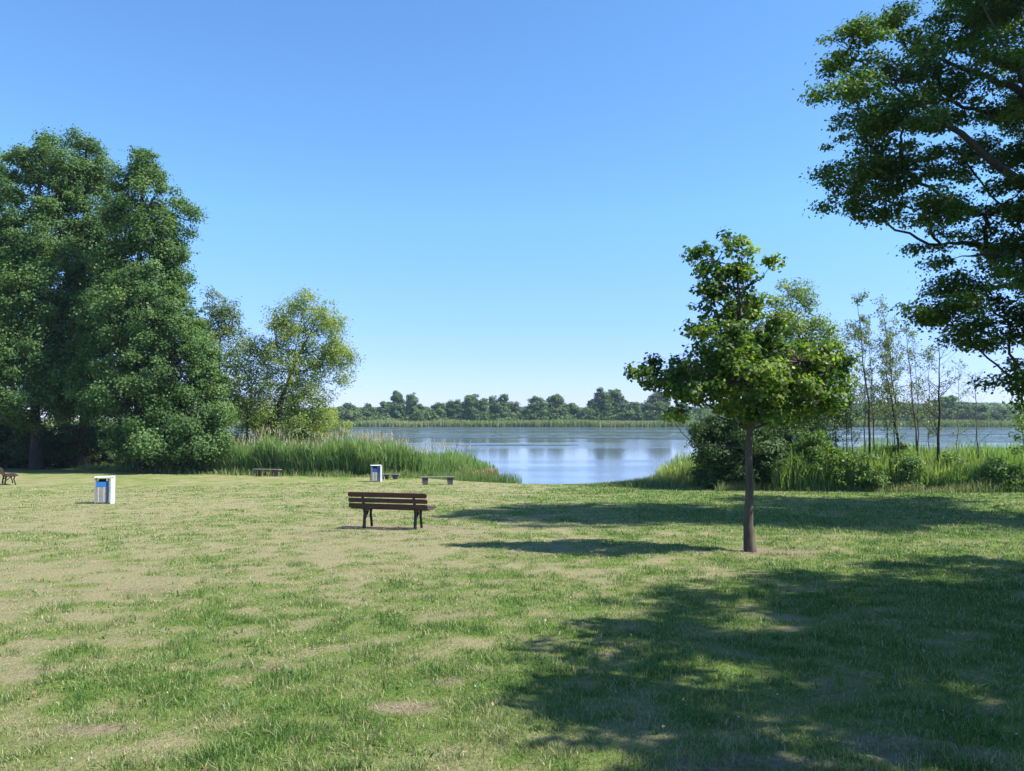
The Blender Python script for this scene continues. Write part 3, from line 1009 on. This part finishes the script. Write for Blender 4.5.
# understory left
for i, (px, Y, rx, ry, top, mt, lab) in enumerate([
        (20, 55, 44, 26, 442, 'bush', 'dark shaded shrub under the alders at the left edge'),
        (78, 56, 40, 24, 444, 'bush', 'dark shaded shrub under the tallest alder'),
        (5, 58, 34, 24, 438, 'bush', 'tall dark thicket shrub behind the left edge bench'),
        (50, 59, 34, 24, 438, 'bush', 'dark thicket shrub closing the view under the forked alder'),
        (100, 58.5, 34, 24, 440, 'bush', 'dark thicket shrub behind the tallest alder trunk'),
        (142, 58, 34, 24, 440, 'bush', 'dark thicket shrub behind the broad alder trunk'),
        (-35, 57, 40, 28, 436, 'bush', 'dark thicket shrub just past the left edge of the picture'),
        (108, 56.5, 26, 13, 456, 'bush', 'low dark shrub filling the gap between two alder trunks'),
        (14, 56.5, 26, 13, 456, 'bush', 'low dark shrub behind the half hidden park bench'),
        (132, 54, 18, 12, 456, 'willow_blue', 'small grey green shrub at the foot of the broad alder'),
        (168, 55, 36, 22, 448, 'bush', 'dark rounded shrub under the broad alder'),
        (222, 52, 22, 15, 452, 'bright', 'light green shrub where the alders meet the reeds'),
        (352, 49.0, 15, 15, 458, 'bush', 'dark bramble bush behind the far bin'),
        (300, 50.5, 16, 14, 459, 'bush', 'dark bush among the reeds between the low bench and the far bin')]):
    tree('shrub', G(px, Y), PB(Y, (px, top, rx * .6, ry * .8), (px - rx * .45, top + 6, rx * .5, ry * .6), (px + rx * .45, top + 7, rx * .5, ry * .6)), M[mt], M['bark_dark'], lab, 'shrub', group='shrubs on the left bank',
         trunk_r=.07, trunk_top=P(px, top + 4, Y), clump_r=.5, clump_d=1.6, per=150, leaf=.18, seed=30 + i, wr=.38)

# right bank: bush, willow, shrubs
tree('shrub', G(730, 35.5), PB(35.5, (725, 445, 28, 28), (752, 455, 34, 32), (706, 430, 16, 16), (716, 470, 24, 20), (745, 425, 28, 22), (775, 465, 28, 26), (740, 478, 34, 14), (785, 445, 18, 20)),
     M['bush'], M['bark_dark'], 'dark dense willow bush behind the young tree', 'shrub', group='shrubs on the right bank', trunk_r=.14, trunk_top=P(742, 440, 35.5), clump_r=.42, clump_d=1.5, per=130, leaf=.14, wr=.28, seed=41, shell=.3)
dV = 36.8
tree('willow_tree', G(806, dV), PB(dV, (788, 292, 15, 15), (806, 300, 10, 14), (778, 322, 24, 20), (808, 330, 20, 18), (830, 345, 17, 18), (790, 360, 30, 24), (822, 372, 24, 22), (842, 372, 10, 16), (770, 380, 26, 22), (800, 398, 28, 22),
     (832, 410, 16, 18), (770, 420, 28, 20), (805, 432, 24, 18)),
     M['willow_fresh'], M['bark'], 'tall fresh green willow rising behind the young tree', trunk_r=.2, trunk_top=P(792, 310, dV), clump_r=.48, clump_d=1.2, per=130, leaf=.16, wr=.22, seed=42, squash=.9, flat=.2, shell=.25,
     trunks=[(G(800, dV), P(780, 400, dV), .12), (G(812, dV), P(830, 380, dV), .1)])
for i, (px, Y, rx, ry, top, mt, lab) in enumerate([
        (812, 34.5, 20, 22, 448, 'bright', 'fresh green shrub right of the dark willow bush'),
        (838, 34.2, 18, 18, 458, 'bright', 'yellow green shrub at the foot of the saplings'),
        (866, 33.8, 20, 17, 466, 'shrub_mid', 'dark low bush below the leaning saplings'),
        (905, 34.0, 20, 15, 466, 'shrub_mid', 'blue green bush below the dark thin tree'),
        (893, 35.5, 18, 14, 452, 'bright', 'light green bush behind the dark low bush'),
        (955, 34.5, 18, 14, 466, 'bright', 'rounded green bush right of the dark thin tree'),
        (1000, 33.5, 22, 14, 470, 'shrub_mid', 'grey green bush in the reeds near the right edge')]):
    tree('shrub', G(px, Y), PB(Y, (px, top, rx * .7, ry * .8), (px - rx * .5, top + 8, rx * .55, ry * .65), (px + rx * .5, top + 9, rx * .55, ry * .65), (px, top + 16, rx * .8, ry * .5)), M[mt], M['bark_dark'], lab, 'shrub',
         group='shrubs on the right bank', trunk_r=.05, trunk_top=P(px, top + 4, Y), clump_r=.34, clump_d=1.4, per=90, leaf=.13, seed=50 + i, wr=.32, shell=.3)
tree('sapling', G(1022, 33), PB(33, (1020, 410, 9, 12), (1026, 428, 11, 12), (1016, 440, 8, 10), (1028, 450, 10, 12)), M['bright'], M['bark'], 'yellow green leafy sapling cut off by the right edge', 'tree', trunk_r=.04,
     trunk_top=P(1021, 412, 33), clump_r=.3, per=30, leaf=.12, seed=60, wr=.35, clump_d=.8)


# thin saplings on the right bank
def sapling(px0, px1, ptop, Y, r0, leafy, label, seed, bark='bark', crown=1.0):
    r_ = np.random.default_rng(500 + seed)
    base = G(px0, Y)
    top = P(px1, ptop, Y)
    root = empty('sapling', base)
    tag(root, label, 'tree', 'thin saplings on the right bank')
    tb = Tubes()
    H = top[2] - base[2]
    pl = curve_pts(base - [0, 0, .1], top, 12, (r_.normal(0, .015), r_.normal(0, .015), 0), 0, .004, r_)
    t_ = np.linspace(0, 1, 12)
    tb.add(pl - base, r0 * (1 - .88 * t_), 7)
    CC = []
    nb = int(13 + H * 3.2)
    for k_ in range(nb):
        f = r_.uniform(.34, .98)
        st = np.array([np.interp(f, t_, pl[:, q]) for q in range(3)])
        a_ = r_.uniform(0, 2 * math.pi)
        L = crown * (.28 + (1 - f) * 1.35) * r_.uniform(.55, 1.25)
        en = st + np.array([math.cos(a_) * L, math.sin(a_) * L, L * r_.uniform(.5, 1.15)])
        q = curve_pts(st, en, 5, (0, 0, -.04), 0, .03, r_)
        rb = max(.004, r0 * .28 * (1 - .6 * f))
        tb.add(q - base, rb * np.linspace(1, .25, 5), 4)
        for j in range(4):
            u = r_.uniform(.25, .95)
            s0 = q[0] + (q[-1] - q[0]) * u
            e0 = s0 + r_.normal(0, 1, 3) * L * .22 + [0, 0, L * .15]
            tb.add(curve_pts(s0, e0, 3, (0, 0, 0)) - base, rb * np.array([.45, .35, .2]), 3)
            if r_.random() < leafy:
                m = int(7 + 10 * leafy)
                CC.append(s0 + (e0 - s0) * r_.uniform(.3, 1.1, (m, 1)) + r_.normal(0, .075, (m, 3)))
    tb.build('trunk', M[bark], root)
    if CC:
        C = np.concatenate(CC)
        V, Fq = leaf_quads(C - base, .085 * r_.uniform(.6, 1.3, len(C)), r_.normal(size=(len(C), 3)), r_, .36)
        mesh_np('crown', V, Fq, M['willow_blue'], root, attrs={'rnd': ('FACE', r_.random(len(C)))})
    return root


for a in [
        (841, 833, 398, 35.2, .05, .35, 'short crooked sapling nearest the willow, few leaves', 1, 'bark_dark', .5),
        (853, 849, 392, 36.0, .04, .3, 'short straight sapling left of the tallest one', 2, 'bark_dark', .5),
        (869, 857, 297, 35.5, .065, .85, 'tallest leafy sapling, first high one from the left', 3, 'bark', 1.15),
        (874, 869, 335, 36.2, .04, .5, 'slim upright sapling just right of the tallest one', 4, 'bark', .8),
        (896, 880, 303, 35.6, .055, .75, 'tall leafy sapling leaning left above a paler twin', 5, 'bark', 1.1),
        (902, 883, 345, 34.8, .06, .45, 'strongly leaning sapling that crosses its taller neighbour', 6, 'bark_dark', .6),
        (897, 893, 330, 36.5, .035, .5, 'thin pale sapling behind the leaning pair', 7, 'bark_pale', .8),
        (913, 912, 335, 36.0, .035, .4, 'thin straight sapling left of the dark thin tree', 8, 'bark', .8),
        (921, 906, 322, 35.0, .05, .45, 'sapling leaning left with sparse upright twigs', 9, 'bark', 1.0),
        (934, 938, 342, 34.6, .085, .06, 'dark thin tree with almost leafless grey twigs', 10, 'bark_dark', 1.5),
        (845, 843, 352, 36.8, .035, .8, 'leafy slim sapling rising out of the willow edge', 12, 'bark', .9),
        (862, 866, 318, 37.0, .035, .8, 'fine grey sapling behind the tallest one', 13, 'bark_pale', 1.0),
        (886, 889, 322, 37.2, .035, .8, 'leafy upright sapling behind the leaning pair', 14, 'bark', 1.0),
        (926, 929, 350, 37.0, .03, .7, 'pale feathery sapling left behind the dark thin tree', 15, 'bark_pale', 1.0),
        (952, 958, 362, 36.4, .03, .3, 'pale twiggy sapling right of the dark thin tree', 16, 'bark_pale', 1.1),
        (977, 975, 372, 35.4, .05, .05, 'bare thin sapling standing alone toward the right edge', 11, 'bark_pale', 1.2)]:
    sapling(*a)

# ------------------------------------------------------------------ far shore trees
FAR = [  # px, top py, half width px, material, label
    (345, 404, 14, 'far_light', 'light green rounded tree at the left end of the far row beside the leaning willow'),
    (366, 404, 10, 'far', 'low grey green tree left of the tall dark pair on the far shore'),
    (380, 401, 8, 'far', 'narrow tree pressed against the tall dark pair on the far shore'),
    (396, 391, 11, 'far', 'left and taller one of the tall dark pair on the far shore'),
    (415, 393, 10, 'far', 'right one of the tall dark pair on the far shore'),
    (437, 402, 9, 'far', 'small dark tree starting the second clump of the far row'),
    (457, 399, 11, 'far', 'dark domed tree second in the long far clump'),
    (475, 394, 13, 'far', 'tall round tree in the middle of the long far clump'),
    (500, 394, 13, 'far', 'tall dark tree near the right end of the long far clump'),
    (515, 401, 7, 'far_light', 'small light green tree closing the long far clump'),
    (536, 395, 11, 'far', 'rounded mid green tree right of the first wide gap'),
    (555, 394, 12, 'far', 'dark twin crowned tree above the centre of the lake'),
    (572, 403, 9, 'far', 'low dark tree in the dip right of the twin crowned one'),
    (587, 406, 8, 'far', 'lowest tree of the far row left of the broad tall tree'),
    (600, 389, 13, 'far', 'broad tall dark tree left of the pale tall one on the far shore'),
    (618, 388, 12, 'far_light', 'pale tall tree behind the broad dark one on the far shore'),
    (634, 402, 9, 'far', 'low blue green tree left of the bright round one'),
    (656, 392, 16, 'far_light', 'bright green round tree seen under the young tree left branch'),
    (680, 401, 12, 'far', 'mid green tree half hidden by the young tree crown'),
    (712, 402, 14, 'far', 'far tree hidden behind the young tree crown'),
    (905, 404, 14, 'far', 'dull green low tree seen between the saplings'),
    (928, 403, 10, 'far', 'dull green tree behind the dark thin tree'),
    (953, 394, 16, 'far', 'grey green domed tree right of the dark thin tree across the water'),
    (975, 404, 10, 'far', 'small low tree right of the grey green domed one'),
    (998, 407, 12, 'far_light', 'low light green tree near the right edge across the water'),
    (1024, 402, 14, 'far', 'dark tree at the right edge across the water')]
for i, (px, tp, hw, mt, lab) in enumerate(FAR):
    Y = 352 + (i * 37 % 16)
    r_ = random.Random(i)
    hgt = 424 - tp
    hw = hw * r_.uniform(.8, 1.35)
    j_ = lambda a, b: r_.uniform(a, b)
    bl = [(px + hw * j_(-.3, .3), tp + hgt * .26, hw * j_(.35, .6), hgt * .24), (px - hw * j_(.3, .6), tp + hgt * j_(.35, .6), hw * j_(.35, .6), hgt * j_(.2, .3)), (px + hw * j_(.3, .6), tp + hgt * j_(.35, .6), hw * j_(.35, .6), hgt * j_(.2, .3)),
          (px + j_(-2, 2), tp + hgt * .62, hw * .8, hgt * .28), (px - hw * j_(.4, .9), tp + hgt * .78, hw * .5, hgt * .2), (px + hw * j_(.4, .9), tp + hgt * .8, hw * .5, hgt * .18), (px + hw * j_(-.7, .7), tp + hgt * j_(.15, .4), hw * .25, hgt * .15)]
    tree('far_tree', G(px, Y), PB(Y, *bl), M[mt], M['bark_dark'], lab, group='trees along the far shore', trunk_r=.4, trunk_top=P(px, tp + hgt * .4, Y), clump_r=1.3, clump_d=1.6, per=70, leaf=.75, wr=.4, seed=100 + i, twigs=False,
         squash=.6, shell=.3)

# far wood and scrub line that read as one mass
r_ = np.random.default_rng(77)


def mass(name, x0, x1, y0, y1, hfun, n, size, mat, label):
    x = r_.uniform(x0, x1, n)
    y = r_.uniform(y0, y1, n)
    h = hfun(x, y)
    z = gz(0, y0) + h * (1 - r_.random(n) ** 1.6)
    C = np.stack([x, y, z], -1)
    V, Fq = leaf_quads(C, size * r_.uniform(.6, 1.3, n), r_.normal(size=(n, 3)) + [0, -.3, .5], r_, .4)
    tag(mesh_np(name, V, Fq, mat, attrs={'rnd': ('FACE', r_.random(n))}), label, 'wood', kind='stuff')


mass('scrub', -150, 330, 348, 372, lambda x, y: 1.6 + 7.0 * fbm(x, y * 0, 13, 81) ** 1.3, 26000, 1.0, M['far'], 'low scrub line behind the reeds of the far shore')
mass('distant_wood', 230, 420, 640, 700, lambda x, y: 13 + 3.0 * fbm(x, y * 0, 22, 82), 9000, 2.4, M['far'], 'distant bluish wood beyond the far shore on the right')
mass('distant_wood', -500, 230, 900, 1000, lambda x, y: 11 + 5.0 * fbm(x, y * 0, 60, 83), 12000, 4.5, M['far'], 'hazy wood on the horizon behind the far row')
mass('distant_wood', 400, 900, 800, 900, lambda x, y: 12 + 6.0 * fbm(x, y * 0, 60, 84), 9000, 4.5, M['far'], 'hazy wood on the horizon toward the right edge')


# ------------------------------------------------------------------ benches
def iron_side(name, x, root):
    bm = bmesh.new()
    # foot and seat bracket, viewed along the bench: +y is the front of the seat
    add_prism(bm, strip([(-.04, .0), (-.035, .18), (-.01, .34), (.0, .41)], [.075, .06, .065, .09]), .05, off=x)
    add_prism(bm, strip([(.38, .0), (.35, .14), (.30, .27), (.34, .405)], [.06, .045, .045, .06]), .045, off=x)
    add_prism(bm, strip([(-.03, .20), (.10, .31), (.20, .395)], [.04, .035, .04]), .04, off=x + .002)
    add_prism(bm, strip([(-.05, .412), (.15, .405), (.42, .425)], [.035, .03, .03]), .046, off=x + .001)
    add_prism(bm, strip([(-.02, .38), (-.075, .55), (-.135, .70), (-.165, .785)], [.075, .05, .045, .035]), .048, off=x - .001)
    bmesh.ops.bevel(bm, geom=bm.edges[:], offset=.004, segments=1, affect='EDGES')
    return bm_obj(name, bm, M['iron'], root)


def slat(name, x, y, z, L, wd, th_, tilt, root, round_=.02):
    """plank along x with rounded corners; tilt about x: 0 = lying flat"""
    bm = bmesh.new()
    pts = []
    for sx, sz, a0 in ((1, 1, 0), (-1, 1, 90), (-1, -1, 180), (1, -1, 270)):
        for a in (0, 30, 60, 90):
            aa = R(a0 + a)
            pts.append((sx * (L / 2 - round_) + round_ * math.cos(aa), sz * (wd / 2 - round_) + round_ * math.sin(aa)))
    add_prism(bm, pts, th_, plane='XZ')
    bmesh.ops.bevel(bm, geom=bm.edges[:], offset=.004, segments=1, affect='EDGES')
    bmesh.ops.rotate(bm, verts=bm.verts[:], cent=(0, 0, 0), matrix=Matrix.Rotation(tilt, 3, 'X'))
    bmesh.ops.translate(bm, verts=bm.verts[:], vec=(x, y, z))
    return bm_obj(name, bm, M['wood'], root)


def bench(loc, rz, label):
    root = empty('park_bench', loc, rz)
    tag(root, label, 'bench', 'dark park benches with backrests')
    for x in (-.59, .59):
        iron_side('leg', x, root)
    L = 1.82
    slat('back_slat', 0, -.135, .515, L, .094, .036, R(16), root)
    slat('back_slat', 0, -.162, .635, L, .092, .036, R(16), root)
    slat('back_slat', 0, -.196, .762, L, .108, .036, R(16), root, .045)
    for y in (-.01, .10, .21, .32, .42):
        slat('seat_slat', 0, y, .448 + (.008 if y > .3 else 0), L, .09, .036, R(90), root)
    return root


def at_ground(px, Y):
    return tuple(G(px, Y))


bench(at_ground(391, 17.0), R(-13), 'dark brown slatted park bench seen from behind in mid lawn')
bench(at_ground(7, 37.0), R(-52), 'dark park bench cut off by the left edge under the alders')


def low_bench(px, Y, L, rz, H, label, top_w=.34):
    root = empty('low_bench', at_ground(px, Y), rz)
    tag(root, label, 'bench', 'low plank benches near the shore')
    bm = bmesh.new()
    add_box(bm, (0, -.085, H - .03), (L, .16, .05), bev=.006)
    add_box(bm, (.01, .085, H - .028), (L - .02, .16, .05), bev=.006)
    bm_obj('seat', bm, M['wood_grey'], root)
    for sx in (-1, 1):
        bm = bmesh.new()
        x = sx * (L / 2 - .24)
        add_prism(bm, [(x - .13, 0), (x + .13, 0), (x + .16, H - .056), (x - .16, H - .056)], .26, plane='XZ')
        bmesh.ops.bevel(bm, geom=bm.edges[:], offset=.008, segments=1, affect='EDGES')
        bm_obj('support', bm, M['concrete'], root)
    return root


low_bench(438, 39.6, 1.75, R(6), .42, 'low backless plank bench on two blocks nearest the water')
low_bench(268, 47.4, 1.85, R(-14), .44, 'low backless plank bench in front of the left reeds')
low_bench(391, 44.6, 1.05, R(-4), .30, 'short low plank bench partly behind the far bin')


# ------------------------------------------------------------------ litter bins
def bin_(loc, rz, label, band, small=False):
    root = empty('litter_bin', loc, rz)
    tag(root, label, 'litter bin', 'blue and white litter bins on the lawn')
    W, D, H = .55, .42, .90
    bm = bmesh.new()
    add_box(bm, (0, 0, H - .012), (W + .04, D + .06, .022), bev=.005)
    bm_obj('roof', bm, M['white'], root)
    for s in ((-1, -1), (-1, 1)):
        bm = bmesh.new()
        add_box(bm, (s[0] * (W / 2 - .02), s[1] * (D / 2 - .02), (H - .04) / 2), (.035, .035, H - .04), bev=.004)
        bm_obj('post', bm, M['zinc'], root)
    # tall side panel that carries the roof
    bm = bmesh.new()
    add_box(bm, (W / 2 - .03, 0, (H - .04) / 2 - .005), (.10, D + .04, H - .03), bev=.012)
    bm_obj('side_panel', bm, M['white'], root)
    bm = bmesh.new()
    add_box(bm, (W / 2 - .145, -D / 2 + .02, (H - .06) / 2), (.045, .04, H - .06), bev=.006)
    bm_obj('hinge_rail', bm, M['navy'], root)
    # bin body
    bm = bmesh.new()
    add_box(bm, (-.07, 0, .34), (W - .21, D - .08, .60), bev=.02)
    bm_obj('body', bm, M['zinc'], root)
    bm = bmesh.new()
    add_box(bm, (-.068, 0, .65), (W - .20, D - .07, .17 if not small else .25), bev=.015)
    bm_obj('band', bm, band, root)
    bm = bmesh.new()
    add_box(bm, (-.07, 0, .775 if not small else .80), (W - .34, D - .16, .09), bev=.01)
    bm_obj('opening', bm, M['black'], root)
    bm = bmesh.new()
    add_box(bm, (-.0, -D / 2 + .048, .33), (.012, .02, .5), bev=.003)
    add_box(bm, (-.16, -D / 2 + .048, .33), (.012, .02, .5), bev=.003)
    bm_obj('rib', bm, M['white'], root)
    bm = bmesh.new()
    add_box(bm, (-.075, -D / 2 + .037, .36), (.11, .006, .2), bev=.001)
    bm_obj('sticker', bm, M['sticker'], root)
    return root


bin_(at_ground(106.5, 25.9), R(22), 'nearer litter bin, blue band and white side, on the left lawn', M['blue'])
bin_(at_ground(376.5, 42.2), R(18), 'farther litter bin, dark blue and pale, before the reeds', M['navy'], True)
